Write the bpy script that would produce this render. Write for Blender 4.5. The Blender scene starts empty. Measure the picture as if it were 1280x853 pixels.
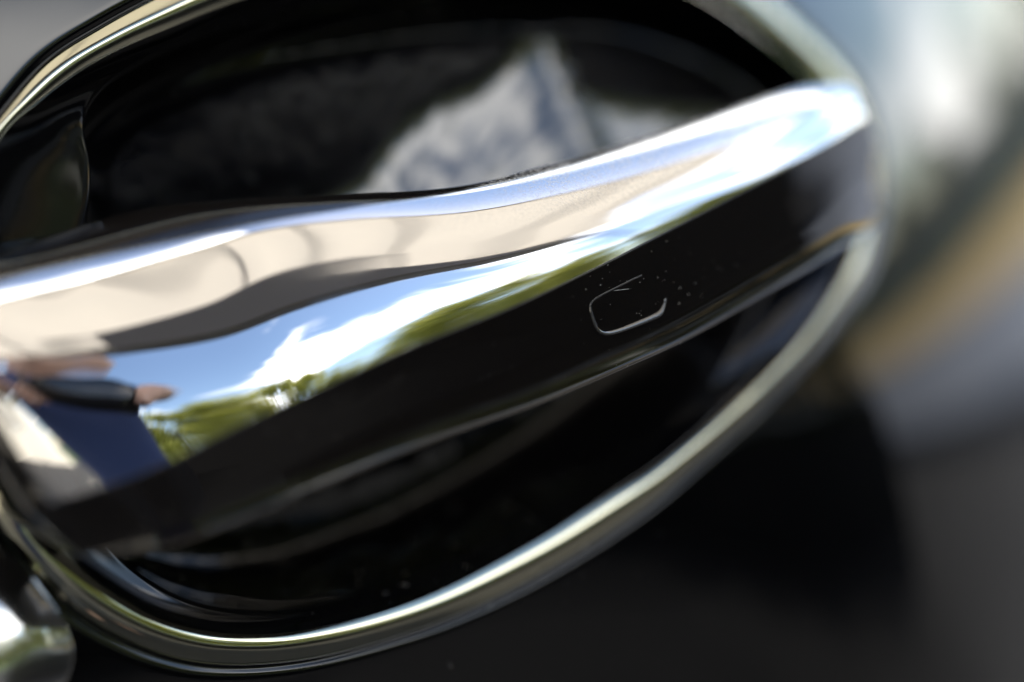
import bpy, bmesh, math, random
from mathutils import Vector, Matrix, noise
random.seed(7)
R = math.radians
S = bpy.context.scene
COL = S.collection

# ---------------------------------------------------------------- camera
TGT = Vector((0.0, -0.012, 0.0))
AZ, EL, ROLL, DIST, HFOV = 33.0, 7.0, 19.0, 0.40, 26.0
cdir = Vector((-math.sin(R(AZ))*math.cos(R(EL)), -math.cos(R(AZ))*math.cos(R(EL)), math.sin(R(EL))))
CPOS = TGT + cdir*DIST
fwd = (-cdir).normalized()
rt0 = fwd.cross(Vector((0, 0, 1))).normalized()
up0 = rt0.cross(fwd).normalized()
cr, sr = math.cos(R(ROLL)), math.sin(R(ROLL))
# a clockwise turn of the camera lifts the right side of the picture
RT = rt0*cr - up0*sr
UP = up0*cr + rt0*sr
cam = bpy.data.cameras.new('camera')
camo = bpy.data.objects.new('camera', cam)
COL.objects.link(camo)
M = Matrix((RT, UP, -fwd)).transposed().to_4x4()
M.translation = CPOS
camo.matrix_world = M
cam.sensor_width = 36
cam.lens = 18/math.tan(R(HFOV/2))
cam.clip_start = 0.01
cam.clip_end = 2000
S.camera = camo
FPX = 640/math.tan(R(HFOV/2))

def ray(px, py):
    return (fwd*FPX + RT*(px-640) + UP*(426.5-py)).normalized()

def at(px, py, y):
    """the point of the plane y = const that photo pixel px, py looks at"""
    d = ray(px, py)
    return CPOS + d*((y-CPOS.y)/d.y)

def proj(p):
    v = p-CPOS
    w = v.dot(fwd)
    return 640+FPX*v.dot(RT)/w, 426.5-FPX*v.dot(UP)/w
APERTURE_MM = 24.0
SKY_K = 0.12
CLOUD_L = 1.3
CLOUD_OFF = (2.1, 1.3, 0.0)
CLOUD_SCALE = 1.1
CLOUD_LO, CLOUD_HI = 0.505, 0.63
cam.dof.use_dof = True
cam.dof.focus_distance = (at(790, 385, -0.036)-CPOS).dot(fwd)
cam.dof.aperture_fstop = cam.lens/APERTURE_MM
cam.dof.aperture_blades = 0

# ---------------------------------------------------------------- sky, sun, exposure
SUN_AZ, SUN_EL = 78.0, 50.0            # azimuth from straight out of the door (-y) towards +x
S.view_settings.view_transform = 'Standard'
S.view_settings.look = 'None'
S.view_settings.exposure = 1.0
S.view_settings.gamma = 1.0
S.view_settings.use_curve_mapping = False
W = bpy.data.worlds.new('World')
S.world = W
W.use_nodes = True
nt = W.node_tree
nt.nodes.clear()
def N(t, **kw):
    n = nt.nodes.new(t)
    for k, v in kw.items():
        if k.startswith('i_'):
            key = k[2:]
            n.inputs[int(key) if key.isdigit() else key].default_value = v
        else:
            setattr(n, k, v)
    return n
L = lambda a, b: nt.links.new(a, b)
sky = N('ShaderNodeTexSky', sky_type='NISHITA', sun_disc=False, sun_elevation=R(SUN_EL), altitude=50, air_density=1.0, dust_density=0.35, ozone_density=1.5)
sun_dir = Vector((math.sin(R(SUN_AZ))*math.cos(R(SUN_EL)), -math.cos(R(SUN_AZ))*math.cos(R(SUN_EL)), math.sin(R(SUN_EL))))
sky.sun_rotation = math.atan2(sun_dir.x, sun_dir.y)
tc = N('ShaderNodeTexCoord')
sep = N('ShaderNodeSeparateXYZ'); L(tc.outputs['Generated'], sep.inputs[0])
zz = N('ShaderNodeMath', operation='MAXIMUM', i_1=0.0); L(sep.outputs[2], zz.inputs[0])
zz2 = N('ShaderNodeMath', operation='ADD', i_1=0.22); L(zz.outputs[0], zz2.inputs[0])
div = N('ShaderNodeVectorMath', operation='DIVIDE')
L(tc.outputs['Generated'], div.inputs[0])
cmb = N('ShaderNodeCombineXYZ')
for k in range(3): L(zz2.outputs[0], cmb.inputs[k])
L(cmb.outputs[0], div.inputs[1])
mp = N('ShaderNodeMapping'); mp.inputs['Location'].default_value = CLOUD_OFF; mp.inputs['Scale'].default_value = (1, 1, 0)
L(div.outputs[0], mp.inputs[0])
ns = N('ShaderNodeTexNoise', i_Scale=CLOUD_SCALE, i_Detail=9.0, i_Roughness=0.55, i_Distortion=0.35); L(mp.outputs[0], ns.inputs['Vector'])
cov = N('ShaderNodeMapRange', interpolation_type='SMOOTHSTEP'); cov.inputs[1].default_value = CLOUD_LO; cov.inputs[2].default_value = CLOUD_HI
L(ns.outputs[0], cov.inputs[0])
ns2 = N('ShaderNodeTexNoise', i_Scale=CLOUD_SCALE*2.3, i_Detail=5.0); L(mp.outputs[0], ns2.inputs['Vector'])
shade = N('ShaderNodeMapRange'); shade.inputs[1].default_value = .3; shade.inputs[2].default_value = .7; shade.inputs[3].default_value = .72; shade.inputs[4].default_value = 1.0
L(ns2.outputs[0], shade.inputs[0])
# clouds are brighter the nearer they stand to the sun
dt = N('ShaderNodeVectorMath', operation='DOT_PRODUCT'); dt.inputs[1].default_value = sun_dir; L(tc.outputs['Generated'], dt.inputs[0])
near = N('ShaderNodeMapRange'); near.inputs[1].default_value = -0.6; near.inputs[2].default_value = 1.0; near.inputs[3].default_value = 0.75; near.inputs[4].default_value = 2.6
L(dt.outputs['Value'], near.inputs[0])
cl = N('ShaderNodeMath', operation='MULTIPLY'); L(shade.outputs[0], cl.inputs[0]); L(near.outputs[0], cl.inputs[1])
cs = N('ShaderNodeVectorMath', operation='SCALE'); cs.inputs[0].default_value = tuple(c/SKY_K*CLOUD_L for c in (1.0, 0.99, 0.97)); L(cl.outputs[0], cs.inputs['Scale'])
mix = N('ShaderNodeMix', data_type='RGBA'); L(cov.outputs[0], mix.inputs[0]); L(sky.outputs[0], mix.inputs[6]); L(cs.outputs[0], mix.inputs[7])
bg = N('ShaderNodeBackground', i_Strength=SKY_K); L(mix.outputs[2], bg.inputs[0])
wo = N('ShaderNodeOutputWorld'); L(bg.outputs[0], wo.inputs[0])
sl = bpy.data.lights.new('sun', 'SUN')
sl.energy = 4.0; sl.angle = R(0.5); sl.color = (1, 0.95, 0.87)
so = bpy.data.objects.new('sun', sl); COL.objects.link(so)
so.rotation_euler = sun_dir.to_track_quat('Z', 'Y').to_euler()
so.location = sun_dir*30
S.render.engine = 'CYCLES'
S.cycles.use_denoising = True
S.cycles.max_bounces = 10
S.cycles.glossy_bounces = 6
S.cycles.diffuse_bounces = 3
S.cycles.sample_clamp_indirect = 8

# ---------------------------------------------------------------- materials
class Mat:
    def __init__(self, name, base=(.5, .5, .5), rough=.5, metal=0.0, ior=1.5, **kw):
        self.m = bpy.data.materials.new(name); self.m.use_nodes = True
        self.nt = self.m.node_tree
        self.b = self.nt.nodes['Principled BSDF']
        self.b.inputs['Base Color'].default_value = (*base, 1)
        self.b.inputs['Roughness'].default_value = rough
        self.b.inputs['Metallic'].default_value = metal
        self.b.inputs['IOR'].default_value = ior
        for k, v in kw.items(): self.b.inputs[k.replace('_', ' ')].default_value = v
        self.tc = None
    def n(self, t, **kw):
        n = self.nt.nodes.new(t)
        for k, v in kw.items():
            if k.startswith('i_'): n.inputs[int(k[2:]) if k[2:].isdigit() else k[2:]].default_value = v
            else: setattr(n, k, v)
        return n
    def l(self, a, b): self.nt.links.new(a, b)
    def co(self):
        if not self.tc: self.tc = self.n('ShaderNodeTexCoord')
        return self.tc.outputs['Object']
    def noise(self, scale, detail=4, rough=.5, vec=None, stretch=None):
        v = vec or self.co()
        if stretch:
            mpn = self.n('ShaderNodeMapping'); mpn.inputs['Scale'].default_value = stretch; self.l(v, mpn.inputs[0]); v = mpn.outputs[0]
        t = self.n('ShaderNodeTexNoise', i_Scale=scale, i_Detail=detail, i_Roughness=rough); self.l(v, t.inputs['Vector']); return t.outputs[0]
    def ramp(self, fac, stops):
        r = self.n('ShaderNodeValToRGB'); e = r.color_ramp.elements
        while len(e) < len(stops): e.new(.5)
        for k, (p, c) in enumerate(stops):
            e[k].position = p; e[k].color = (*c, 1) if not isinstance(c, (int, float)) else (c, c, c, 1)
        self.l(fac, r.inputs[0]); return r.outputs[0]
    def to(self, out, key): self.l(out, self.b.inputs[key])
    def bump(self, h, strength=.2, dist=.01):
        b = self.n('ShaderNodeBump', i_Strength=strength, i_Distance=dist); self.l(h, b.inputs['Height']); self.to(b.outputs[0], 'Normal')

def paint(name, base, ior, rough, haze=(0.0, 0.0)):
    m = Mat(name, base, rough, 0.0, ior)
    # faint wash swirls: the gloss varies, and fine dust films the paint
    a = m.noise(900, 6, .7)
    b = m.noise(38, 3, .5)
    m.to(m.ramp(b, [(.35, rough*.7), (.75, rough*1.5+.01)]), 'Roughness')
    mul = m.n('ShaderNodeMath', operation='MULTIPLY'); m.l(a, mul.inputs[0]); m.l(b, mul.inputs[1])
    m.to(m.ramp(mul.outputs[0], [(.24, tuple(base)), (.42, tuple(c+haze[0] for c in base))]), 'Base Color')
    return m.m
M_paint = paint('black_door_paint', (.0008, .0009, .0013), 1.6, .02, (.0012, 0))
M_cup = paint('black_recess_paint', (.003, .003, .0036), 1.38, .06, (.003, 0))
M_body = paint('black_handle_gloss', (.0085, .0072, .0066), 1.5, .05, (.002, 0))
M_rim = Mat('rim_bright', (.58, .56, .43), .07, 1.0).m
M_cap = Mat('satin_chrome', (.62, .62, .60), .14, 1.0).m
def chrome():
    m = Mat('chrome', (.80, .79, .78), .02, 1.0)
    f = m.noise(420, 8, .75)
    smudge = m.noise(34, 5, .65, stretch=(1, 1.6, 1))
    ra = m.n('ShaderNodeMath', operation='ADD'); m.l(m.ramp(f, [(.42, .012), (.62, .035), (.75, .14)]), ra.inputs[0]); m.l(m.ramp(smudge, [(.46, 0), (.62, .05), (.75, .09)]), ra.inputs[1])
    m.to(ra.outputs[0], 'Roughness')
    # a film of fine dust lies on the upward side, in drifts
    fine = m.noise(1500, 4, .8); drift = m.noise(45, 4, .6)
    g = m.n('ShaderNodeNewGeometry'); sp = m.n('ShaderNodeSeparateXYZ'); m.l(g.outputs['Normal'], sp.inputs[0])
    po = m.n('ShaderNodeSeparateXYZ'); m.l(m.co(), po.inputs[0])
    upw = m.ramp(sp.outputs[2], [(.45, 0), (.85, 1)])
    px = m.n('ShaderNodeMapRange'); px.inputs[1].default_value = -.035; px.inputs[2].default_value = .03; m.l(po.outputs[0], px.inputs[0])
    a1 = m.n('ShaderNodeMath', operation='MULTIPLY'); m.l(upw, a1.inputs[0]); m.l(px.outputs[0], a1.inputs[1])
    dr = m.ramp(drift, [(.35, .25), (.6, 1)])
    a2 = m.n('ShaderNodeMath', operation='MULTIPLY'); m.l(a1.outputs[0], a2.inputs[0]); m.l(dr, a2.inputs[1])
    ff = m.ramp(fine, [(.44, 0), (.60, 1)])
    a3 = m.n('ShaderNodeMath', operation='MULTIPLY'); m.l(a2.outputs[0], a3.inputs[0]); m.l(ff, a3.inputs[1])
    a4 = m.n('ShaderNodeMath', operation='MULTIPLY', i_1=.95); m.l(a3.outputs[0], a4.inputs[0])
    df = m.n('ShaderNodeBsdfDiffuse'); df.inputs[0].default_value = (.72, .71, .69, 1)
    mx = m.n('ShaderNodeMixShader'); m.l(a4.outputs[0], mx.inputs[0]); m.l(m.b.outputs[0], mx.inputs[1]); m.l(df.outputs[0], mx.inputs[2])
    m.l(mx.outputs[0], m.nt.nodes['Material Output'].inputs[0])
    # slight ripple in the plating
    m.bump(m.noise(60, 2, .4), .012, .002)
    return m.m
M_chrome = chrome()
M_dust = Mat('dust', (.75, .74, .72), .6).m
M_mark = Mat('mark_gloss', (.05, .05, .05), .12, 0.0, 2.2).m
def swirled(name, base, ior):
    m = Mat(name, base, .08, 0.0, ior)
    v = m.noise(150, 6, .75, stretch=(1, 1, 3.5))
    m.to(m.ramp(v, [(.36, .09), (.55, .17), (.72, .32)]), 'Roughness')
    m.bump(m.noise(500, 4, .7, stretch=(1, 1, 3)), .02, .0004)
    return m.m
M_pocket = swirled('black_recess_raised_gloss', (.004, .004, .005), 2.05)  # mirrors more than the recess paint, to brighten the upper wall
M_greypanel = Mat('added_grey_panel', (.34, .34, .39), .7).m

# ---------------------------------------------------------------- helpers
def tag(o, label=None, cat=None, group=None, kind=None):
    for k, v in (('label', label), ('category', cat), ('group', group), ('kind', kind)):
        if v:
            o[k] = v
    return o

def link(name, me, mat=None, parent=None, smooth=True):
    o = bpy.data.objects.new(name, me)
    COL.objects.link(o)
    if parent is not None:
        o.parent = parent
    if mat is not None and not me.materials:
        me.materials.append(mat)
    if smooth:
        me.polygons.foreach_set('use_smooth', [True]*len(me.polygons))
    return o

def mesh(name, verts, faces):
    me = bpy.data.meshes.new(name)
    me.from_pydata([tuple(v) for v in verts], [], faces)
    me.validate()
    me.update()
    return me

def empty(name, loc=(0, 0, 0)):
    o = bpy.data.objects.new(name, None)
    o.location = loc
    o.empty_display_size = 0.02
    COL.objects.link(o)
    return o

def fix_normals(me, out=None):
    bm = bmesh.new()
    bm.from_mesh(me)
    bmesh.ops.recalc_face_normals(bm, faces=bm.faces)
    bm.to_mesh(me)
    bm.free()

def subdiv(o, n=2):
    m = o.modifiers.new('subdivision', 'SUBSURF')
    m.levels = m.render_levels = n
    return m

def cr_eval(pts, t, closed=False):
    """Catmull-Rom through tuples, t counted in knots"""
    n = len(pts)
    if closed:
        i = int(math.floor(t)); f = t-i
        p = [pts[(i+k-1) % n] for k in range(4)]
    else:
        i = min(max(int(math.floor(t)), 0), n-2); f = t-i
        p = [pts[min(max(i+k-1, 0), n-1)] for k in range(4)]
        if i == 0: p[0] = tuple(2*a-b for a, b in zip(pts[0], pts[1]))
        if i == n-2: p[3] = tuple(2*a-b for a, b in zip(pts[-1], pts[-2]))
    return tuple(0.5*(2*b+(c-a)*f+(2*a-5*b+4*c-d)*f*f+(3*b-a-3*c+d)*f**3) for a, b, c, d in zip(*p))

def by_angle(pts, c, n):
    """closed curve through pts, resampled at n even angles about c"""
    dense = [cr_eval(pts, len(pts)*k/1500, True) for k in range(1500)]
    pol = sorted((math.atan2(y-c[1], x-c[0]), math.hypot(x-c[0], y-c[1])) for x, y in dense)
    out = []
    j = 0
    for k in range(n):
        a = -math.pi+2*math.pi*k/n
        best = None
        while j < len(pol)-1 and pol[j+1][0] < a: j += 1
        a0, r0 = pol[j] if pol[j][0] <= a else (pol[-1][0]-2*math.pi, pol[-1][1])
        a1, r1 = pol[(j+1) % len(pol)] if pol[j][0] <= a else pol[j]
        if a1 < a0: a1 += 2*math.pi
        f = 0 if a1 == a0 else (a-a0)/(a1-a0)
        r = r0+(r1-r0)*min(max(f, 0), 1)
        out.append((c[0]+r*math.cos(a), c[1]+r*math.sin(a)))
    return out

def sat(u, s, k):
    return s*(math.sqrt(u*u+k*k)-k)

# the pressed sheet of the door: crowned, falling away towards the right, the top and the bottom
DX0, DZ0 = 0.020, 0.0
def ys(x, z):
    y = sat(x-DX0, 0.72, 0.145) if x > DX0 else sat(x-DX0, 0.25, 0.35)
    y += (0.06+0.23/(1+math.exp(-(x-0.03)/0.025)))*z
    y += sat(z-DZ0, 0.14, 0.10) if z > DZ0 else sat(z-DZ0, 0.55, 0.09)
    return y

def at_s(px, py, d=0.0):
    """the point of the door sheet, sunk by d, that photo pixel px, py looks at"""
    dr = ray(px, py)
    t = (0.0-CPOS.y)/dr.y
    for _ in range(25):
        p = CPOS+dr*t
        t += (ys(p.x, p.z)+d-p.y)/dr.y*0.8
    return CPOS+dr*t

# ---------------------------------------------------------------- the door: sheet, rim, recess
NA = 256
CEN = (520, 350)
ring_out = [(0,146+2),(60,78),(130,32),(205,-8),(300,-52),(420,-88),(560,-112),(700,-108),(830,-74),(930,-26),(1000,32),(1062,100),(1094,180),(1098,250),(1086,330),(1062,374),(1026,428),(988,470),(950,508),(912,544),(874,578),(812,632),(737,684),(662,728),(587,764),(512,792),(400,822),(300,832),(220,823),(140,791),(70,742),(20,682),(-30,600),(-70,500),(-85,390),(-70,280),(-40,205)]
ring_in = [(0,176),(50,128),(100,90),(150,62),(205,38),(300,0),(420,-34),(560,-54),(690,-56),(810,-36),(900,2),(960,44),(1015,88),(1054,140),(1074,200),(1076,250),(1063,308),(1034,366),(996,420),(961,458),(922,496),(874,540),(822,582),(775,612),(700,662),(625,704),(550,741),(475,768),(400,785),(330,793),(250,786),(170,756),(90,694),(35,620),(-5,540),(-35,450),(-42,360),(-35,270)]
pocket = [(104,152),(122,116),(160,86),(220,56),(300,28),(400,4),(550,-18),(690,-22),(800,-6),(890,32),(960,76),(1010,130),(1014,190),(992,270),(962,345),(928,415),(884,482),(828,542),(758,600),(680,650),(600,694),(520,728),(440,754),(340,768),(250,758),(180,724),(125,670),(95,600),(85,500),(88,400),(100,310),(112,250),(112,200)]

def catface(loops, closed=True):
    """faces between consecutive closed loops of equal length, in index order"""
    n = len(loops[0]); F = []
    for i in range(len(loops)-1):
        for k in range(n):
            a, b = i*n+k, i*n+(k+1) % n
            F.append((a, b, b+n, a+n))
    return F

LO = [at_s(*p) for p in by_angle(ring_out, CEN, NA)]
LI = [at_s(*p) for p in by_angle(ring_in, CEN, NA)]
LP_px = by_angle(pocket, (600, 350), NA)

def build_door():
    door = empty('car_door', (0, 0, 0))
    tag(door, 'glossy black car door with an oval recess and a chrome-topped pull handle', 'car door')
    # sheet outside the rim
    cx, cz = 0.008, 0.016
    loops = []
    ks = [1.0, 1.004, 1.01, 1.02, 1.035, 1.055, 1.08, 1.11, 1.15, 1.2, 1.27, 1.35, 1.45, 1.6, 1.8, 2.1, 2.5, 3.0, 3.7, 4.6, 5.8, 7.2]
    for k in ks:
        lp = []
        for p in LO:
            x, z = cx+(p.x-cx)*k, cz+(p.z-cz)*k
            x = min(max(x, -0.42), 0.50); z = min(max(z, -0.42), 0.20)
            sink = 0.0009*math.exp(-((k-1.006)/0.007)**2)
            lp.append(Vector((x, ys(x, z)+sink, z)))
        loops.append(lp)
    me = mesh('door_skin', [v for l in loops for v in l], catface(loops))
    fix_normals(me)
    skin = link('door_skin', me, M_paint, door)
    subdiv(skin, 1)
    # rolled rim
    loops = []
    T = [0, .06, .16, .28, .4, .52, .64, .76, .88, .96, 1.0]
    for t in T:
        lp = []
        for a, b in zip(LI, LO):
            p = a.lerp(b, t)
            w = (b-a).length
            h = RIM_H*w*math.sin(math.pi*t)
            lp.append(Vector((p.x, ys(p.x, p.z)-h+0.0008, p.z)))
        loops.append(lp)
    me = mesh('recess_rim', [v for l in loops for v in l], catface(loops))
    fix_normals(me)
    rim = link('recess_rim', me, M_rim, door)
    subdiv(rim, 1)
    # recess
    loops = []
    LPK = [at_s(*p, 0.009) for p in LP_px]
    # order of angles differs about the two centres: take the rim points by the same direction about the pocket's centre
    pc = Vector((sum(p.x for p in LPK)/NA, 0, sum(p.z for p in LPK)/NA))
    def at_angle(loop, n=NA):
        c = (pc.x, pc.z)
        return by_angle([(p.x, p.z) for p in loop], c, n)
    LIa = at_angle(LI); LPa = at_angle(LPK)
    for t, d in ((-0.02, 0.0012), (0.12, 0.0028), (0.35, 0.0050), (0.65, 0.0070), (0.88, 0.0082), (0.97, 0.0087), (1.0, 0.0092)):
        lp = []
        for a, b in zip(LIa, LPa):
            x, z = a[0]+(b[0]-a[0])*t, a[1]+(b[1]-a[1])*t
            lp.append(Vector((x, ys(x, z)+d, z)))
        loops.append(lp)
    dense = []
    for i in range(len(CUP)-1):
        for j in range(0 if i else 1, 5):
            dense.append(cr_eval(CUP, i+j/5))
    dense.append(CUP[-1])
    shelf_done = False
    for k, d in dense:
        lp = []
        for b in LPa:
            x, z = pc.x+(b[0]-pc.x)*k, pc.z+(b[1]-pc.z)*k
            f = max(0.0, min(1.0, (k-0.84)/0.16)); f = f*f*(3-2*f)
            flat = 0.007-0.05*(x-pc.x)+pocket_tilt(x, z)
            base = ys(x, z)*f+flat*(1-f)
            lp.append(Vector((x, base+d, z)))
        loops.append(lp)
        if k < 0.82 and not shelf_done:
            shelf_done = True
            V = [v for l in loops for v in l]
            me = mesh('recess_shelf', V, catface(loops)); fix_normals(me)
            subdiv(link('recess_shelf', me, M_cup, door), 1)
            loops = loops[-1:]
    V = [v for l in loops for v in l]
    F = catface(loops)
    V.append(Vector((pc.x, loops[-1][0].y, pc.z)))
    n = NA; b0 = (len(loops)-1)*n
    for k in range(n):
        F.append((b0+k, b0+(k+1) % n, len(V)-1))
    def is_up(f):
        c = sum((V[i] for i in f), Vector())/len(f); q = proj(c)
        return q[1] < 450-0.235*q[0]
    used = [f for f in F if is_up(f)]
    idx = {}
    for f in used:
        for i in f: idx.setdefault(i, len(idx))
    me = mesh('upper_recess_wall', [V[i] for i in idx], [tuple(idx[i] for i in f) for f in used]); fix_normals(me)
    subdiv(link('upper_recess_wall', me, M_pocket, door), 1)  # upper recess wall split off, its reflection raised for the bright patch
    F = [f for f in F if not is_up(f)]
    me = mesh('recess_pocket', V, F)
    fix_normals(me)
    cup = link('recess_pocket', me, M_cup, door)
    subdiv(cup, 1)
    return door

def build_cap(door):
    out = [(-140, 640), (-60, 652), (-10, 678), (20, 706), (48, 746), (68, 786), (70, 826), (46, 868), (0, 900), (-70, 915), (-150, 900), (-180, 760)]
    lp = [at_s(*cr_eval(out, len(out)*k/64, True)) for k in range(64)]
    c = sum(lp, Vector())/64
    V, F = [], []
    ks = [1.0, 1.0, .985, .95, .9, .82, .7, .55, .38, .2]
    for j, k in enumerate(ks):
        h = -.001 if j == 0 else .0008+.0035*(1-k**2)
        for p in lp:
            x, z = c.x+(p.x-c.x)*k, c.z+(p.z-c.z)*k
            V.append(Vector((x, ys(x, z)-h+(0 if j == 0 else .26*(z-c.z)-.004), z)))
    for j in range(len(ks)-1):
        for k in range(64): F.append((j*64+k, j*64+(k+1) % 64, j*64+64+(k+1) % 64, j*64+64+k))
    F.append(tuple(range((len(ks)-1)*64, len(ks)*64)))
    me = mesh('chrome_cap', V, F); fix_normals(me)
    return subdiv(link('chrome_cap', me, M_cap, door), 1)

RIM_H = 0.19
CUP = [(1.0, 0.0092), (0.992, 0.0105), (0.985, 0.0135), (0.972, 0.0205), (0.95, 0.0270), (0.915, 0.0315), (0.86, 0.0340), (0.77, 0.0352), (0.64, 0.0358), (0.48, 0.0361), (0.32, 0.0362), (0.16, 0.0363), (0.05, 0.0363)]
# recess back wall bent along the outline of a light patch, to mirror sky
LIGHT_FOLD = [(300, 330), (400, 262), (462, 222), (486, 184), (516, 150), (556, 124), (598, 108), (622, 84), (640, 44), (652, 8), (664, 6), (674, 40), (686, 94), (706, 118), (770, 128), (840, 138), (960, 150), (1060, 170)]
def light_fold_z(x):
    P = LIGHT_FOLD3
    if x <= P[0][0]: return P[0][1]
    for a, b in zip(P, P[1:]):
        if x <= b[0]: return a[1]+(b[1]-a[1])*(x-a[0])/(b[0]-a[0])
    return P[-1][1]
def pocket_tilt(x, z):
    u = z-light_fold_z(x)+0.0011*noise.noise(Vector((x*260, z*120, 3)))+0.0005*noise.noise(Vector((x*700, z*420, 8)))
    w = 0.0032
    v = math.sqrt(u*u+w*w)-w
    up, dn = 0.5*(v+u), 0.5*(v-u)
    zl = max(0.0, -(z-0.004))                      # below the handle the wall turns down
    e = -0.16*up - 0.27*(dn-zl if dn > zl else 0.0)
    return e + 0.34*zl
LIGHT_FOLD3 = [(lambda p: (p.x, p.z))(at(px, py, 0.042)) for px, py in LIGHT_FOLD]

# ---------------------------------------------------------------- the handle
#   A top outline        B crease            C chrome foot       D lower crease      y at C   tilts (deg) at C, B
ST = [
 ((-150,384),          (-100,492),         (8,652),            (70,688),           0.012),
 ((-135,372),          (-82,480),          (30,648),           (88,692),          -0.012),
 ((-90,345),           (-45,458),          (60,630),           (112,694),         -0.0215),
 ((70,288),            (110,436),          (180,590),          (212,684),         -0.0295),
 ((190,254),           (250,400),          (300,531),          (326,642),         -0.0342),
 ((290,245),           (355,350),          (400,484),          (430,598),         -0.0368),
 ((410,238),           (480,323),          (520,430),          (556,548),         -0.0380),
 ((560,230),           (612,306),          (640,383),          (675,506),         -0.0380),
 ((680,206),           (716,284),          (740,336),          (775,464),         -0.0368),
 ((780,178),           (810,260),          (830,290),          (864,423),         -0.0345),
 ((900,140),           (934,216),          (950,226),          (980,356),         -0.0292),
 ((990,112),           (1016,170),         (1030,181),         (1058,308),        -0.0220),
 ((1046,106),          (1066,132),         (1078,151),         (1092,286),        -0.0125),
 ((1066,114),          (1078,134),         (1088,160),         (1099,272),        -0.0060),
 ((1068,118),          (1079,138),         (1090,166),         (1100,268),         0.0180),
]
TA = 97.0                                     # how far the chrome leans back at its top outline
TCs = [-4, -4, -3, 1, 4.5, 6, 6, 6, 6, 6, 6, 6, 6, 6, 6]      # and at its foot
TBs = [18, 18, 19, 22, 24.5, 26.5, 27, 27, 27, 27, 27, 27, 27, 27, 27]   # and at its crease
def tilt(s):
    return cr_eval([(a, b) for a, b in zip(TCs, TBs)], s)

def station(s):
    q = [tuple(v for p in st[:4] for v in p)+(st[4],) for st in ST]
    e = cr_eval(q, s)
    TC, TB = tilt(s)
    yC = e[8]
    C = at(e[4], e[5], yC)
    cB = at(e[2], e[3], yC)
    dz = max((cB-C).z, 0.0005)
    L = dz
    yB = yC+dz*math.tan(R((TC+TB)/2))
    B = at(e[2], e[3], yB)
    # rounded top
    A0 = at(e[0], e[1], yB+0.012)
    rr = max((A0-B).dot(UP), 0.001)/(1+math.sin(R(TB-9)) - 0.55)
    yA = yB+rr*1.05
    A = at(e[0], e[1], yA)
    D = at(e[6], e[7], yC+0.0015)
    return A, B, C, D, rr

TEND = [57, 57, 57, 56, 56, 58, 64, 76, 93, 97, 97, 97, 97, 97, 97]     # where the chrome ends over the top, degrees
def chrome_profile(s, full=True, n1=10, n2=16):
    A, B, C, D, rr = station(s)
    TC, TB = tilt(s)
    pts = []
    ch = B-C
    nf = Vector((0, -math.cos(R((TC+TB)/2)), math.sin(R((TC+TB)/2))))
    h = ch.length*math.tan(R((TB-TC)/2))/4*1.05
    for i in range(n1):
        t = i/n1
        pts.append(C+ch*t+nf*(h*4*t*(1-t)))
    t0, t1 = R(TB), R(TA)
    te = t1 if full else R(min(TA, cr_eval([(v,) for v in TEND], s)[0]))
    circ = lambda th: Vector((0, -math.cos(th), math.sin(th)))*rr
    c0 = circ(t0); c1 = circ(t1)
    corr = (A-B)-(c1-c0)
    for i in range(n2+1):
        f = i/n2
        th = t0+(te-t0)*f
        pts.append(B+circ(th)-c0+corr*((th-t0)/(t1-t0)))
    p = pts[-1]
    if full:
        pts.append(p+Vector((0, rr*0.30, -rr*0.16)))
        pts.append(p+Vector((0, rr*0.45, -rr*0.38)))
    else:
        tn = Vector((0, math.sin(te), math.cos(te))); nn = Vector((0, -math.cos(te), math.sin(te)))
        pts += [p+tn*.0002-nn*.0001, p+tn*.00025-nn*.0004, p+tn*.0002-nn*.0011]
    return pts, (A, B, C, D, rr)

S_CH0, S_CH1 = 2.0, 12.35
NS = 150

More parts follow.
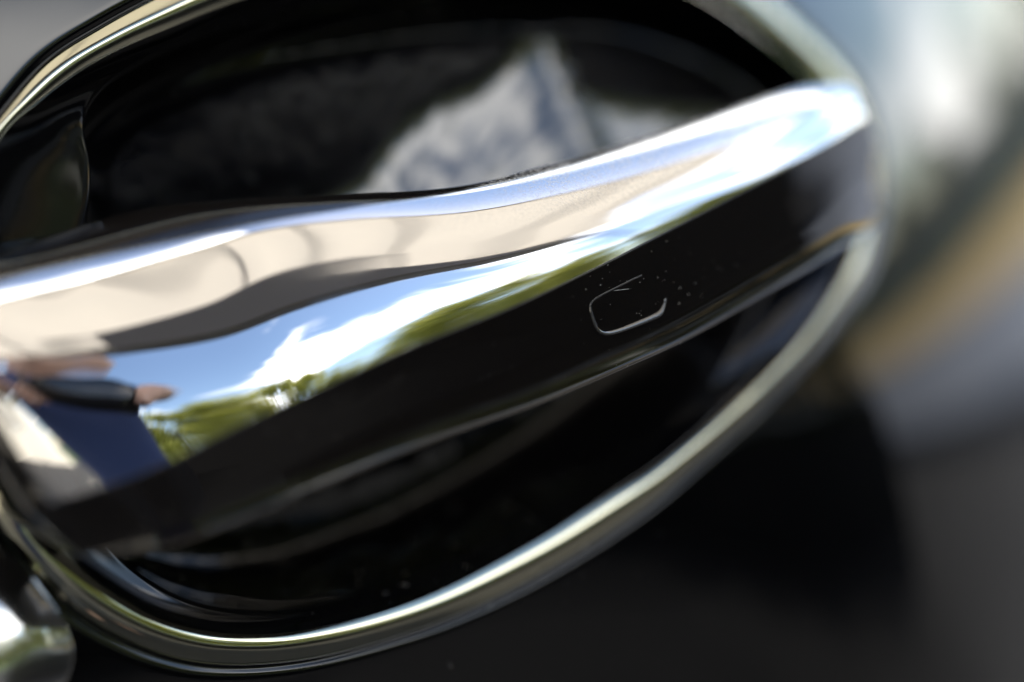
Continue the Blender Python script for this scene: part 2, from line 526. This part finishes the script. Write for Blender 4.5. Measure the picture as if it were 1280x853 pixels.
def build_handle(door):
    # chrome strip
    prof = []
    for i in range(NS+1):
        s = S_CH0+(S_CH1-S_CH0)*i/NS
        pts, (A, B, C, D, rr) = chrome_profile(s, False)
        dn = (D-C).normalized()
        foot = [C+Vector((0, 0.0016, 0))+dn*0.0004, C+Vector((0, 0.0004, 0))+dn*0.00055, C+Vector((0, -0.00005, 0))+dn*0.0002]
        prof.append(foot+pts)
    m = len(prof[0])
    V = [p for pr in prof for p in pr]
    F = [(i*m+j, i*m+j+1, (i+1)*m+j+1, (i+1)*m+j) for i in range(NS) for j in range(m-1)]
    me = mesh('chrome_strip', V, F)
    fix_normals(me)
    # body
    n = 190
    secs = []
    for i in range(n+1):
        s = (len(ST)-1)*i/n
        pts, (A, B, C, D, rr) = chrome_profile(s)
        dn = (D-C)
        ins = 0.0006
        sec = [p+Vector((0, ins*1.6, -ins)) for p in pts[1:]][::-1]
        # front face, from the chrome's foot to the flared lower lip
        for t, dy in ((0.0, 0.0), (0.03, 0.0001), (0.15, 0.0004), (0.35, 0.0011), (0.55, 0.0018), (0.72, 0.0023), (0.84, 0.0024), (0.91, 0.0023), (0.955, 0.0022), (0.975, 0.0021), (0.985, 0.0019), (0.993, 0.0016), (1.0, 0.0016)):
            p = C.lerp(D, t); sec.append(Vector((p.x, C.y+dy, p.z)))
        q = sec[-1]
        k = max(0.3, min(1.0, rr/0.012))
        for dy, dz in ((0.0006, 0.0000), (0.0016, 0.0006), (0.004, 0.0016), (0.008, 0.003), (0.012*k, 0.006)):
            sec.append(q+Vector((0, dy, dz)))
        back = sec[0]
        sec.append(Vector((q.x*.5+back.x*.5, max(q.y+0.012*k, back.y-0.001), q.z*.55+back.z*.45)))
        secs.append(sec)
    mb = len(secs[0])
    V = [p for sc in secs for p in sc]
    F = [(i*mb+j, i*mb+(j+1) % mb, (i+1)*mb+(j+1) % mb, (i+1)*mb+j) for i in range(n) for j in range(mb)]
    F.append(tuple(range(mb))); F.append(tuple(range(n*mb, (n+1)*mb)))
    mb_ = mesh('door_handle', V, F)
    fix_normals(mb_)
    body = link('door_handle', mb_, M_body, door)
    chrome = link('chrome_strip', me, M_chrome, body)
    return body, chrome

# ---------------------------------------------------------------- the place around the car
GZ = -0.90
def sheet(name, x0, x1, y0, y1, z, mat, kind='structure'):
    me = mesh(name, [(x0, y0, z), (x1, y0, z), (x1, y1, z), (x0, y1, z)], [(0, 1, 2, 3)])
    return tag(link(name, me, mat, None, False), kind=kind)
def ground_mat(name, stops, scale, rough=.9, bump=.3):
    m = Mat(name, (.1, .1, .1), rough)
    f = m.noise(scale, 6, .65); m.to(m.ramp(f, stops), 'Base Color')
    m.bump(m.noise(scale*12, 3), bump, .01)
    return m.m
M_asphalt = ground_mat('asphalt', [(.3, (.020, .0195, .020)), (.7, (.036, .035, .035))], 2.0)
M_paving = ground_mat('grey_paving', [(.3, (.15, .17, .21)), (.7, (.22, .24, .28))], 1.2)
M_drygrass = ground_mat('dry_verge', [(.3, (.34, .24, .10)), (.5, (.46, .33, .15)), (.7, (.30, .27, .10))], 1.5)
M_grass = ground_mat('grass_ground', [(.3, (.05, .09, .02)), (.7, (.10, .13, .04))], .8)
M_cream = ground_mat('cream_render', [(.3, (.66, .60, .50)), (.7, (.74, .69, .58))], 1.4, .85, .15)
M_grey = Mat('grey_metal', (.16, .16, .17), .45).m
M_wood = ground_mat('weathered_wood', [(.3, (.24, .28, .28)), (.7, (.36, .39, .38))], 5)

def build_ground():
    sheet('ground', -60, 80, -90, 60, GZ, M_grass)
    sheet('driveway', -6, 3.2, -9, 6, GZ+.004, M_asphalt)
    b = bmesh.new()
    def box(x0, x1, y0, y1, z0, z1):
        r = bmesh.ops.create_cube(b, size=1)
        for v in r['verts']: v.co = Vector(((x0+x1)/2+v.co.x*(x1-x0), (y0+y1)/2+v.co.y*(y1-y0), (z0+z1)/2+v.co.z*(z1-z0)))
    box(3.2, 5.4, -9, 6, GZ-.1, GZ+.10)
    bmesh.ops.bevel(b, geom=b.edges[:], offset=.02, segments=2, affect='EDGES')
    me = bpy.data.meshes.new('pavement'); b.to_mesh(me); b.free()
    tag(link('pavement', me, M_paving, None, False), kind='structure')
    sheet('verge', 5.4, 9.6, -9, 8, GZ+.03, M_drygrass)

leaf_cols = []
def leaf_mat(name, a, b, c):
    m = Mat(name, a, .55)
    oi = m.n('ShaderNodeObjectInfo'); g = m.n('ShaderNodeNewGeometry')
    m.to(m.ramp(g.outputs['Random Per Island'], [(0, a), (.5, b), (1, c)]), 'Base Color')
    tr = m.n('ShaderNodeBsdfTranslucent'); r2 = m.ramp(g.outputs['Random Per Island'], [(0, tuple(x*1.6 for x in a)), (1, tuple(x*1.7 for x in c))]); m.l(r2, tr.inputs[0])
    mx = m.n('ShaderNodeMixShader', i_0=.35); out = m.nt.nodes['Material Output']
    m.l(m.b.outputs[0], mx.inputs[1]); m.l(tr.outputs[0], mx.inputs[2]); m.l(mx.outputs[0], out.inputs[0])
    return m.m
M_leaf = leaf_mat('leaf_yellow_green', (.18, .20, .03), (.30, .32, .06), (.44, .42, .11))
M_leafd = leaf_mat('leaf_dark_green', (.04, .08, .015), (.07, .12, .022), (.11, .15, .03))
M_bark = ground_mat('bark', [(.3, (.08, .06, .045)), (.7, (.16, .13, .10))], 6)

def tree_meshes(seed, h, n, spread=1.0, base=.35):
    rnd = random.Random(seed)
    V, F = [], []
    clumps = []
    for k in range(34):
        a = rnd.uniform(0, 2*math.pi); r = h*.27*spread*math.sqrt(rnd.random()); z = h*rnd.uniform(base, .92)
        r *= 1-.6*max(0, (z/h-.6)/.4)
        clumps.append((Vector((r*math.cos(a), r*math.sin(a), z)), h*rnd.uniform(.09, .18)))
    for k in range(n):
        c, cr_ = rnd.choice(clumps)
        d = Vector((rnd.gauss(0, 1), rnd.gauss(0, 1), rnd.gauss(0, .75)))
        d = d.normalized()*cr_*rnd.random()**.4
        p = c+d
        s = h*rnd.uniform(.011, .024)
        u = Vector((rnd.gauss(0, 1), rnd.gauss(0, 1), rnd.gauss(0, .6))).normalized(); w = u.cross(Vector((rnd.gauss(0, 1), rnd.gauss(0, 1), rnd.gauss(0, 1)))).normalized()
        i = len(V)
        V += [p-u*s, p+w*s*.6, p+u*s*1.1, p-w*s*.6]; F.append((i, i+1, i+2, i+3))
    crown = mesh('crown', V, F)
    V, F = [], []
    def limb(p0, p1, r0, r1):
        d = (p1-p0).normalized(); u = d.orthogonal().normalized(); w = d.cross(u); i = len(V)
        for p, r in ((p0, r0), (p1, r1)):
            for k in range(8): V.append(p+(u*math.cos(k*math.pi/4)+w*math.sin(k*math.pi/4))*r)
        for k in range(8): F.append((i+k, i+(k+1) % 8, i+8+(k+1) % 8, i+8+k))
    top = Vector((0, 0, h*.5)); limb(Vector((0, 0, -.1)), top, h*.03, h*.018)
    for c, _ in clumps[:9]: limb(Vector((0, 0, h*rnd.uniform(.28, .5))), c, h*.012, h*.004)
    return crown, mesh('trunk', V, F)

def place_tree(ms, x, y, z, rot, sc, label, group, leaf):
    t = empty('broadleaf_tree', (x, y, z)); t.rotation_euler.z = rot; t.scale = (sc,)*3
    tag(t, label, 'tree', group)
    for nm, me, mt in (('crown', ms[0], leaf), ('trunk', ms[1], M_bark)):
        o = bpy.data.objects.new(nm, me); COL.objects.link(o); o.parent = t
        if not me.materials: me.materials.append(mt)

def pol(az, d):
    return d*math.sin(R(az)), -d*math.cos(R(az))

ORD = ['first', 'second', 'third', 'fourth', 'fifth', 'sixth', 'seventh', 'eighth', 'ninth', 'tenth', 'eleventh', 'twelfth', 'thirteenth']
def build_trees():
    hv = random.Random(9); V, F = [], []
    for q in range(14000):
        c = Vector((hv.uniform(-16, 24), -25.5+hv.gauss(0, .5), GZ+hv.uniform(0, 2.6)+hv.gauss(0, .12)))
        u = Vector((hv.gauss(0, 1), hv.gauss(0, 1), hv.gauss(0, 1))).normalized(); w = u.orthogonal().normalized(); s_ = hv.uniform(.08, .16); i = len(V)
        V += [c-u*s_, c+w*s_*.6, c+u*s_, c-w*s_*.6]; F.append((i, i+1, i+2, i+3))
    hb = link('hedge', mesh('hedge', V, F), M_leaf, None, False)
    tag(hb, 'long yellow-green hedge under the row of trees across the yard', 'hedge')
    ma = tree_meshes(3, 5.0, 9000, 1.1, .18); mb = tree_meshes(8, 5.0, 9000, 1.25, .12); mc = tree_meshes(5, 5.0, 9000, 1.1, .12)
    rnd = random.Random(4)
    # the row beyond the yard, opposite the door
    for k, (az, d, hh) in enumerate(((-16, 25, 6.6), (-9, 23, 6.8), (-2, 24, 7.4), (5, 22, 6.6), (12, 23, 6.0), (18, 21, 4.6), (24, 22, 4.4), (31, 20, 6.2), (38, 19, 6.2), (45, 20, 5.6), (53, 18, 4.8), (61, 18, 6.6), (69, 17, 6.0))):
        x, y = pol(az, d)
        place_tree(rnd.choice((ma, mb)), x, y, GZ, rnd.uniform(0, 6), hh/5, 'sunlit yellow-green tree, %s from the left in the row across the yard' % ORD[k], 'trees across the yard', M_leaf)
    # dark trees past the verge, ahead along the car
    for k, (x, y, hh) in enumerate(((13, -6, 1.8), (12.5, -3.9, 1.65), (13.5, -1.8, 1.8), (12.8, .2, 1.6), (13.6, 2.2, 1.75), (12.6, 4.2, 1.6), (13, 6.2, 1.8))):
        place_tree(mc, x, y, GZ, rnd.uniform(0, 6), hh/5, 'dark bushy tree, %s from the left past the dry verge' % ORD[k], 'bushy trees past the verge', M_leafd)

def box_mesh(name, boxes, bevel=0.0):
    b = bmesh.new()
    for (x0, x1, y0, y1, z0, z1) in boxes:
        r = bmesh.ops.create_cube(b, size=1)
        for v in r['verts']: v.co = Vector(((x0+x1)/2+v.co.x*(x1-x0), (y0+y1)/2+v.co.y*(y1-y0), (z0+z1)/2+v.co.z*(z1-z0)))
    if bevel: bmesh.ops.bevel(b, geom=b.edges[:], offset=bevel, segments=2, affect='EDGES')
    me = bpy.data.meshes.new(name); b.to_mesh(me); b.free()
    return me

def fabric():
    m = Mat('cream_fabric', (.80, .74, .66), .8)
    tr = m.n('ShaderNodeBsdfTranslucent'); tr.inputs[0].default_value = (.58, .52, .43, 1)
    mx = m.n('ShaderNodeMixShader', i_0=.62); out = m.nt.nodes['Material Output']
    m.l(m.b.outputs[0], mx.inputs[1]); m.l(tr.outputs[0], mx.inputs[2]); m.l(mx.outputs[0], out.inputs[0])
    return m.m
def build_canopy():
    x0, x1, y0, y1, z = -1.9, 2.3, -1.66, -0.10, 1.52
    c = empty('fabric_awning', (x0, y1, GZ)); tag(c, 'cream fabric awning with a grey beam and an added grey panel, stretched beside the car', 'awning')
    M_fab = fabric()
    nx, ny = 40, 10
    V, F = [], []
    for i in range(nx+1):
        for j in range(ny+1):
            u, v = i/nx, j/ny
            V.append(Vector((x0+(x1-x0)*u, y0+(y1-y0)*v, z-.04*4*v*(1-v)+.012*math.sin(u*60)*(4*v*(1-v)))))
    F = [(i*(ny+1)+j, (i+1)*(ny+1)+j, (i+1)*(ny+1)+j+1, i*(ny+1)+j+1) for i in range(nx) for j in range(ny)]
    def part(n, me, mt, sm=False):
        o = link(n, me, mt, c, sm); o.matrix_parent_inverse = Matrix.Translation(-c.location); return o
    part('fabric', mesh('fabric', V, F), M_fab, True)
    part('beam', box_mesh('beam', [(x0, x1, y0-.16, y0, z-.14, z+.06)], .01), M_grey)
    part('beam', box_mesh('beam', [(x0, x1, y1, y1+.04, z-.03, z+.05)], .008), M_cream)
    P2 = [(-.10, y0+.02), (1.9, y0+.02), (1.9, -1.60), (1.3, -1.46), (.6, -1.22), (-.02, -1.05)]  # added panel, shaped so the chrome reflects a tapering grey band
    part('added_grey_panel', mesh('added_grey_panel', [(a, b, z-.12) for a, b in P2]+[(a, b, z-.09) for a, b in P2], [(0, 1, 2, 3, 4, 5), (11, 10, 9, 8, 7, 6)]+[(i, i+6, (i+1) % 6+6, (i+1) % 6) for i in range(6)]), M_greypanel)
    for x in [x0+.35+.46*k for k in range(9)]:
        part('rib', box_mesh('rib', [(x, x+.022, y0+.01, y1-.01, z-.075, z-.05)], .004), M_greypanel)
    for x in (x0, x1-.04):
        part('post', box_mesh('post', [(x, x+.04, y0-.10, y0-.06, GZ, z-.14)], .008), M_grey)

def build_fence():
    f = empty('timber_fence', (10.2, 0, GZ)); tag(f, 'weathered grey timber fence beyond the dry verge', 'fence')
    me = box_mesh('paling', [(-.02, .0, -.07, .07, .05, 1.05)])
    for k in range(110):
        o = bpy.data.objects.new('paling', me); COL.objects.link(o); o.parent = f; o.location = (0, -9+.155*k, random.uniform(-.02, .03))
        if not me.materials: me.materials.append(M_wood)
    for z in (.25, .85):
        o = link('rail', box_mesh('rail', [(.002, .05, -9.1, 8.1, z-.04, z+.04)]), M_wood, f, False)

def build_house():
    h = empty('house', (-4.6, -1, GZ)); tag(h, 'cream rendered house with a grey roof at the left of the yard', 'house')
    def part(n, me, mt, par=h):
        o = link(n, me, mt, par, False)
        if par is h: o.matrix_parent_inverse = Matrix.Translation(-h.location)
        return o
    X = -4.6
    part('wall', box_mesh('wall', [(X-6, X, -6.5, 3.5, GZ, GZ+2.9)]), M_cream)
    V = [(X-6.4, -6.9, GZ+2.9), (X+.45, -6.9, GZ+2.9), (X+.45, 3.9, GZ+2.9), (X-6.4, 3.9, GZ+2.9), (X-3, -6.9, GZ+4.6), (X-3, 3.9, GZ+4.6)]
    part('roof', mesh('roof', V, [(0, 3, 2, 1), (1, 2, 5, 4), (0, 4, 5, 3), (0, 1, 4), (2, 3, 5)]), M_grey)
    for y in (-4.6, -0.6):
        w = part('window', box_mesh('window', [(X+.002, X+.06, y, y+1.4, GZ+.95, GZ+1.02), (X+.002, X+.06, y, y+1.4, GZ+2.08, GZ+2.15), (X+.002, X+.06, y, y+.07, GZ+1.02, GZ+2.08), (X+.002, X+.06, y+1.33, y+1.4, GZ+1.02, GZ+2.08), (X+.002, X+.05, y+.665, y+.735, GZ+1.02, GZ+2.08)]), Mat('white_frame', (.8, .8, .78), .4).m)
        o = link('pane', box_mesh('pane', [(X+.004, X+.02, y+.07, y+1.33, GZ+1.02, GZ+2.08)]), Mat('dark_glass', (.02, .025, .03), .03).m, w, False)

def build_dark_window(door):
    V, F = [], []
    nx, nz = 24, 12
    for i in range(nx+1):
        for j in range(nz+1):
            x = -.42+.92*i/nx; f = j/nz
            V.append(Vector((x, ys(x, .2)+.012+.06*f+.05*f*f, .215+.68*f)))
    F = [(i*(nz+1)+j, (i+1)*(nz+1)+j, (i+1)*(nz+1)+j+1, i*(nz+1)+j+1) for i in range(nx) for j in range(nz)]
    o = link('dark_window_sheet', mesh('dark_window_sheet', V, F), Mat('matte_dark_sheet', (.008, .010, .020), .8, 0, 1.2).m, door)  # unseen matte sheet in place of window glass, so the chrome reflects dark
    sm = o.modifiers.new('thickness', 'SOLIDIFY'); sm.thickness = .004
    V = []
    for i in range(nx+1):
        x = -.42+.92*i/nx; y = ys(x, .2)
        V += [Vector((x, y+.001, .199)), Vector((x, y-.001, .206)), Vector((x, y+.003, .217)), Vector((x, y+.014, .220))]
    F = [(i*4+j, i*4+4+j, i*4+5+j, i*4+1+j) for i in range(nx) for j in range(3)]
    link('window_seal', mesh('window_seal', V, F), Mat('rubber', (.015, .015, .015), .6).m, door)

def build_added_planter():
    p = empty('added_planter', (1.38, -1.80, GZ)); p.rotation_euler.z = R(45)  # added stand-in, so the lower door paint has something dark to reflect
    tag(p, 'long black planter box with a low dark hedge, added to darken the door reflection', 'planter')
    M_bp = Mat('black_stain', (.008, .008, .009), .6).m
    me = box_mesh('plank', [(-1.5, 1.5, -.012, .012, -.072, .072)], .004)
    for side in (-.22, .22):
        for k in range(3):
            o = bpy.data.objects.new('plank', me); COL.objects.link(o); o.parent = p; o.location = (0, side, .08+.152*k)
    me.materials.append(M_bp)
    for x in (-1.51, 1.51): link('end_board', box_mesh('end_board', [(x-.012, x+.012, -.23, .23, 0, .46)], .004), M_bp, p, False)
    rnd = random.Random(2); V, F = [], []
    for k in range(5000):
        c = Vector((rnd.uniform(-1.5, 1.5), rnd.uniform(-.24, .24), rnd.uniform(.4, .78)))
        u = Vector((rnd.gauss(0, 1), rnd.gauss(0, 1), rnd.gauss(0, 1))).normalized(); w = u.orthogonal().normalized(); s_ = rnd.uniform(.015, .03); i = len(V)
        V += [c-u*s_, c+w*s_*.6, c+u*s_, c-w*s_*.6]; F.append((i, i+1, i+2, i+3))
    o = link('foliage', mesh('foliage', V, F), leaf_mat('hedge_leaf', (.012, .02, .008), (.02, .03, .01), (.03, .04, .015)), p, False); o['kind'] = 'stuff'

# ---------------------------------------------------------------- the photographer
def build_person():
    fh = Vector((-cdir.x, -cdir.y, 0)).normalized()          # towards the handle
    rh = fh.cross(Vector((0, 0, 1)))
    O = Vector((TGT.x, TGT.y, GZ))+rh*.08+Vector((0, 0, .14))
    P = lambda r, d, z: O+rh*r-fh*d+Vector((0, 0, z))
    person = empty('person', P(0, 1.0, -.14))
    tag(person, 'crouching person in a navy short-sleeved shirt holding a camera to the door', 'person')
    inv = Matrix.Translation(-person.location)
    def skin(name, pts, edges, mat, root=0, sub=2, parent=person):
        me = bpy.data.meshes.new(name)
        me.from_pydata([tuple(p[0]) for p in pts], edges, [])
        o = bpy.data.objects.new(name, me); COL.objects.link(o); o.parent = parent
        if parent is person: o.matrix_parent_inverse = inv
        me.materials.append(mat)
        sk = o.modifiers.new('skin', 'SKIN'); sk.use_smooth_shade = True
        lay = me.skin_vertices[0] if me.skin_vertices else None
        if lay is None:
            bm = bmesh.new(); bm.from_mesh(me); bm.verts.layers.skin.verify(); bm.to_mesh(me); bm.free(); lay = me.skin_vertices[0]
        for i, p in enumerate(pts):
            r = p[1]; lay.data[i].radius = r if isinstance(r, tuple) else (r, r)
            lay.data[i].use_root = (i == root)
        subdiv(o, sub)
        return o
    M_skin = Mat('skin', (.62, .38, .29), .5).m
    M_navy = Mat('navy_cotton', (.035, .055, .15), .85).m
    M_jean = Mat('grey_trousers', (.09, .09, .10), .85).m
    M_hair = Mat('grey_brown_hair', (.16, .11, .08), .6).m
    M_cam = Mat('camera_black', (.012, .012, .013), .4).m
    H0 = P(0, 0.690, 1.330)
    body = [
        (P(0, 1.0, .52), .13), (P(0, .97, .68), .125), (P(0, 0.880, 0.990), .14), (P(0, 0.840, 1.130), .10), (P(.04, 0.80, 1.175), .058), (P(.09, 0.750, 1.235), .06), (P(.11, 0.715, 1.295), .088), (P(.115, 0.710, 1.365), .085), (P(.115, 0.725, 1.425), .045),
        (P(.15, 0.835, 1.130), .062), (P(.225, 0.740, 1.07), .045), (P(.165, 0.620, 1.05), .037), (P(.085, .60, .975), .026), (P(.078, .575, .98), .034),
        (P(-.17, 0.835, 1.130), .062), (P(-.27, 0.750, 0.960), .045), (P(-.16, 0.610, 1.010), .037), (P(-.08, .60, .95), .026), (P(-.072, .575, .955), .034),
        (P(.11, 1.0, .48), .095), (P(.18, .74, .20), .062), (P(.16, 1.04, -.05), .045), (P(.16, .86, -.105), .035),
        (P(-.11, 1.0, .48), .095), (P(-.18, .74, .20), .062), (P(-.16, 1.04, -.05), .045), (P(-.16, .86, -.105), .035),
        (P(.115, 0.615, 1.300), .014), (P(.22, 0.725, 1.305), .016), (P(.05, 0.725, 1.305), .016)]
    ed = [(0, 1), (1, 2), (2, 3), (3, 4), (4, 5), (5, 6), (6, 7), (7, 8), (3, 9), (9, 10), (10, 11), (11, 12), (12, 13), (3, 14), (14, 15), (15, 16), (16, 17), (17, 18), (0, 19), (19, 20), (20, 21), (21, 22), (0, 23), (23, 24), (24, 25), (25, 26), (6, 27), (6, 28), (6, 29)]
    skin('body', body, ed, M_skin)
    # shirt and trousers follow the body a little outside it
    shirt = [(P(0, 1.0, .50), .155), (P(0, .97, .68), .155), (P(0, 0.880, 0.990), .165), (P(0, 0.840, 1.130), .125), (P(0, 0.820, 1.175), .085), (P(.15, 0.835, 1.130), .085), (P(.215, 0.748, 1.08), .068), (P(-.17, 0.835, 1.130), .085), (P(-.25, 0.770, 1.000), .068)]
    skin('shirt', shirt, [(0, 1), (1, 2), (2, 3), (3, 4), (3, 5), (5, 6), (3, 7), (7, 8)], M_navy)
    tr = [(P(0, 1.01, .50), .15), (P(.11, 1.0, .47), .11), (P(.18, .74, .20), .08), (P(.16, 1.03, -.02), .062), (P(-.11, 1.0, .47), .11), (P(-.18, .74, .20), .08), (P(-.16, 1.03, -.02), .062)]
    skin('trousers', tr, [(0, 1), (1, 2), (2, 3), (0, 4), (4, 5), (5, 6)], M_jean)
    skin('hair', [(P(.115, 0.750, 1.315), .085), (P(.115, 0.735, 1.390), .092), (P(.115, 0.715, 1.430), .06)], [(0, 1), (1, 2)], M_hair)
    for s in (1, -1):
        b = bmesh.new(); bmesh.ops.create_uvsphere(b, u_segments=16, v_segments=10, radius=.012, matrix=Matrix.Translation(P(.115+s*.032, 0.634, 1.330)))
        me = bpy.data.meshes.new('eye'); b.to_mesh(me); b.free()
        o = link('eye', me, Mat('eye_white', (.7, .68, .65), .2).m, person); o.matrix_parent_inverse = inv
        # five fingers round the camera's side
        base = P(s*.074, .575, .98 if s > 0 else .955)
        for k in range(4):
            z = .025-.017*k
            q0 = base+Vector((0, 0, z)); q1 = q0+fh*.038+rh*s*.010; q2 = q1+fh*.022-rh*s*.016; q3 = q2-rh*s*.020
            skin('finger', [(q0, .0095), (q1, .009), (q2, .0085), (q3, .0075)], [(0, 1), (1, 2), (2, 3)], M_skin, 0, 1)
        q0 = base+Vector((0, 0, .02)); skin('thumb', [(q0, .012), (q0-fh*.005-rh*s*.02+Vector((0, 0, .012)), .011), (q0-fh*.012-rh*s*.045+Vector((0, 0, .01)), .009)], [(0, 1), (1, 2)], M_skin, 0, 1)
    # the camera in the hands: body, grip, prism, lens, hood
    cm = empty('camera', P(0, .565, .98)); tag(cm, 'black camera with a short lens held in front of the face', 'camera')
    def cpart(n, me, mt=M_cam):
        o = link(n, me, mt, cm); return o
    fw, up, r_ = fwd, UP, RT
    rot = Matrix((RT, UP, -fwd)).transposed().to_4x4()
    cm.matrix_world = Matrix.Translation(P(0, .565, .98))@rot
    cpart('camera_body', box_mesh('camera_body', [(-.066, .066, -.045, .04, -.03, .03), (-.07, -.04, -.045, .035, -.055, -.03)], .008))
    cpart('prism_housing', box_mesh('prism_housing', [(-.03, .03, .038, .066, -.035, .028)], .010))
    def tube(n, r0, r1, z0, z1, mt):
        b = bmesh.new()
        Vv = []
        prof = [(r0*.9, z1), (r1, z1), (r1, z1+.004), (r1, z0-.002), (r0, z0)]
        rings = [[b.verts.new((r*math.cos(2*math.pi*k/40), r*math.sin(2*math.pi*k/40), z)) for k in range(40)] for r, z in prof]
        for a, c in zip(rings, rings[1:]):
            for k in range(40): b.faces.new((a[k], a[(k+1) % 40], c[(k+1) % 40], c[k]))
        bmesh.ops.recalc_face_normals(b, faces=b.faces)
        me = bpy.data.meshes.new(n); b.to_mesh(me); b.free(); return cpart(n, me, mt)
    tube('lens_barrel', .036, .036, -.03, -.14, M_cam)
    tube('lens_ring', .034, .0375, -.07, -.095, Mat('ribbed_rubber', (.02, .02, .02), .8).m)
    b = bmesh.new(); bmesh.ops.create_circle(b, cap_ends=True, segments=40, radius=.0325, matrix=Matrix.Translation((0, 0, -.136)))
    me = bpy.data.meshes.new('front_glass'); b.to_mesh(me); b.free(); cpart('front_glass', me, Mat('lens_glass', (.01, .01, .03), .02).m)

# ---------------------------------------------------------------- touch mark, dust and scratches
from mathutils.bvhtree import BVHTree
def bvh_of(o):
    dg = bpy.context.evaluated_depsgraph_get()
    ev = o.evaluated_get(dg); me = ev.to_mesh()
    t = BVHTree.FromPolygons([ev.matrix_world @ v.co for v in me.vertices], [tuple(p.vertices) for p in me.polygons])
    ev.to_mesh_clear()
    return t

def build_details():
    bpy.context.view_layer.update()
    kids = {o.name: o for o in door.children}
    T = {n: bvh_of(o) for n, o in (('handle', handle), ('strip', strip), ('cup', kids['recess_pocket']), ('panel', kids['upper_recess_wall']), ('shelf', kids['recess_shelf']), ('skin', kids['door_skin']), ('rim', kids['recess_rim']))}
    def hit(px, py, names):
        best = None
        d = ray(px, py)
        for n in names:
            h = T[n].ray_cast(CPOS, d)
            if h[0] is not None and (best is None or h[3] < best[2]):
                nn = h[1] if h[1].dot(d) < 0 else -h[1]
                best = (h[0], nn, h[3], n)
        return best
    # the pressed outline of the lock's touch field: a low ridge, sloping inwards
    path = [(806, 343), (775, 357), (748, 371), (739, 379), (738, 388), (742, 403), (747, 413), (756, 418), (770, 416), (790, 409), (812, 400), (824, 394), (829, 386), (833, 372), (832, 356), (824, 344)]
    RIDGE = [(v,) for v in (.1, .11, .12, .16, .6, .9, .9, 1.1, 1.4, 1.6, 1.7, 1.7, 1.0, .03, .02, .02)]
    n = 120
    pts = [hit(*cr_eval(path, len(path)*k/n, True), ('handle',)) for k in range(n)]
    cen = sum((p[0] for p in pts), Vector())/n
    V, F = [], []
    for k in range(n):
        p, nn = pts[k][0], pts[k][1]
        tan = (pts[(k+1) % n][0]-pts[k-1][0]).normalized()
        inw = nn.cross(tan).normalized()
        if inw.dot(cen-p) < 0: inw = -inw
        hk = cr_eval(RIDGE, len(RIDGE)*k/n, True)[0]
        for a, b in ((-.00022, -.00012), (-.00016, .00016), (-.00004, .00030), (.00018, .00030), (.00042, .00008), (.0005, -.00012)):
            V.append(p+inw*a*(.4+.6*hk)+nn*(b*hk if b > 0 else b))
    m = 6
    F = [(k*m+j, ((k+1) % n)*m+j, ((k+1) % n)*m+j+1, k*m+j+1) for k in range(n) for j in range(m-1) if cr_eval(RIDGE, len(RIDGE)*k/n, True)[0] > .1]
    me = mesh('touch_mark', V, F); fix_normals(me)
    link('touch_mark', me, M_mark, handle)
    # dust motes and short scratches, where the photo shows them
    rnd = random.Random(11)
    V, F = [], []
    def mote(px, py, s, names, ln=1.0, ang=0.0):
        h = hit(px, py, names)
        if not h: return
        p, nn = h[0], h[1]
        u = (RT*math.cos(ang)+UP*math.sin(ang)); u = (u-nn*u.dot(nn)).normalized(); w = nn.cross(u)
        i = len(V)
        for k in range(6):
            a = k*math.pi/3
            V.append(p+u*math.cos(a)*s*ln*rnd.uniform(.7, 1.2)+w*math.sin(a)*s*rnd.uniform(.7, 1.2)+nn*.00002)
        V.append(p+nn*(s*.7+.00002))
        for k in range(6): F.append((i+k, i+(k+1) % 6, i+6))
    allp = ('handle', 'strip', 'cup', 'panel', 'shelf', 'skin', 'rim')
    mm = .00014
    for k in range(40): mote(rnd.gauss(818, 55), rnd.gauss(345, 30), mm*rnd.choice((.25, .3, .4, .7)), ('handle',), rnd.choice((1, 1, 1.8)), rnd.uniform(0, 3))
    for k in range(150): mote(rnd.uniform(250, 1000), rnd.uniform(260, 640), mm*rnd.uniform(.15, .45), allp)
    for k in range(90): mote(rnd.gauss(560, 110), rnd.gauss(700, 55), mm*rnd.uniform(.3, .8), allp, rnd.choice((1, 1, 2.5)), rnd.uniform(0, 3))
    for k in range(60): mote(rnd.uniform(200, 900), rnd.uniform(10, 230), mm*rnd.uniform(.3, .8), allp)
    for k in range(200):                                                     # along the upper edge of the chrome
        x = rnd.gauss(700, 110); mote(x, 254-(x-600)*.30+abs(rnd.gauss(0, 18)), mm*rnd.uniform(.25, .7), ('strip',))
    for k in range(20): mote(rnd.uniform(430, 500), rnd.uniform(236, 262), mm*rnd.uniform(.4, .9), ('strip',))
    for k in range(46):
        x, y, a = rnd.uniform(120, 1000), rnd.uniform(250, 640), rnd.choice((.42, .42, -.3, 1.1))+rnd.gauss(0, .2)
        mote(x, y, mm*.07, allp, rnd.uniform(25, 110), a)
    for (a, b, c, d) in ((760, 363, 792, 362), (470, 745, 495, 738), (300, 215, 330, 232), (560, 826, 566, 838), (495, 728, 520, 735)):
        L_ = math.hypot(c-a, d-b); mote((a+c)/2, (b+d)/2, mm*.28, allp, L_*.00014*.5/(mm*.28), -math.atan2(d-b, c-a))
    me = mesh('dust_specks', V, F)
    o = link('dust_specks', me, M_dust, door, False); o['kind'] = 'stuff'

door = build_door()
handle, strip = build_handle(door)
build_cap(door)
build_dark_window(door)
build_ground()
build_trees()
build_canopy()
build_house()
build_fence()
build_added_planter()
build_person()
build_details()
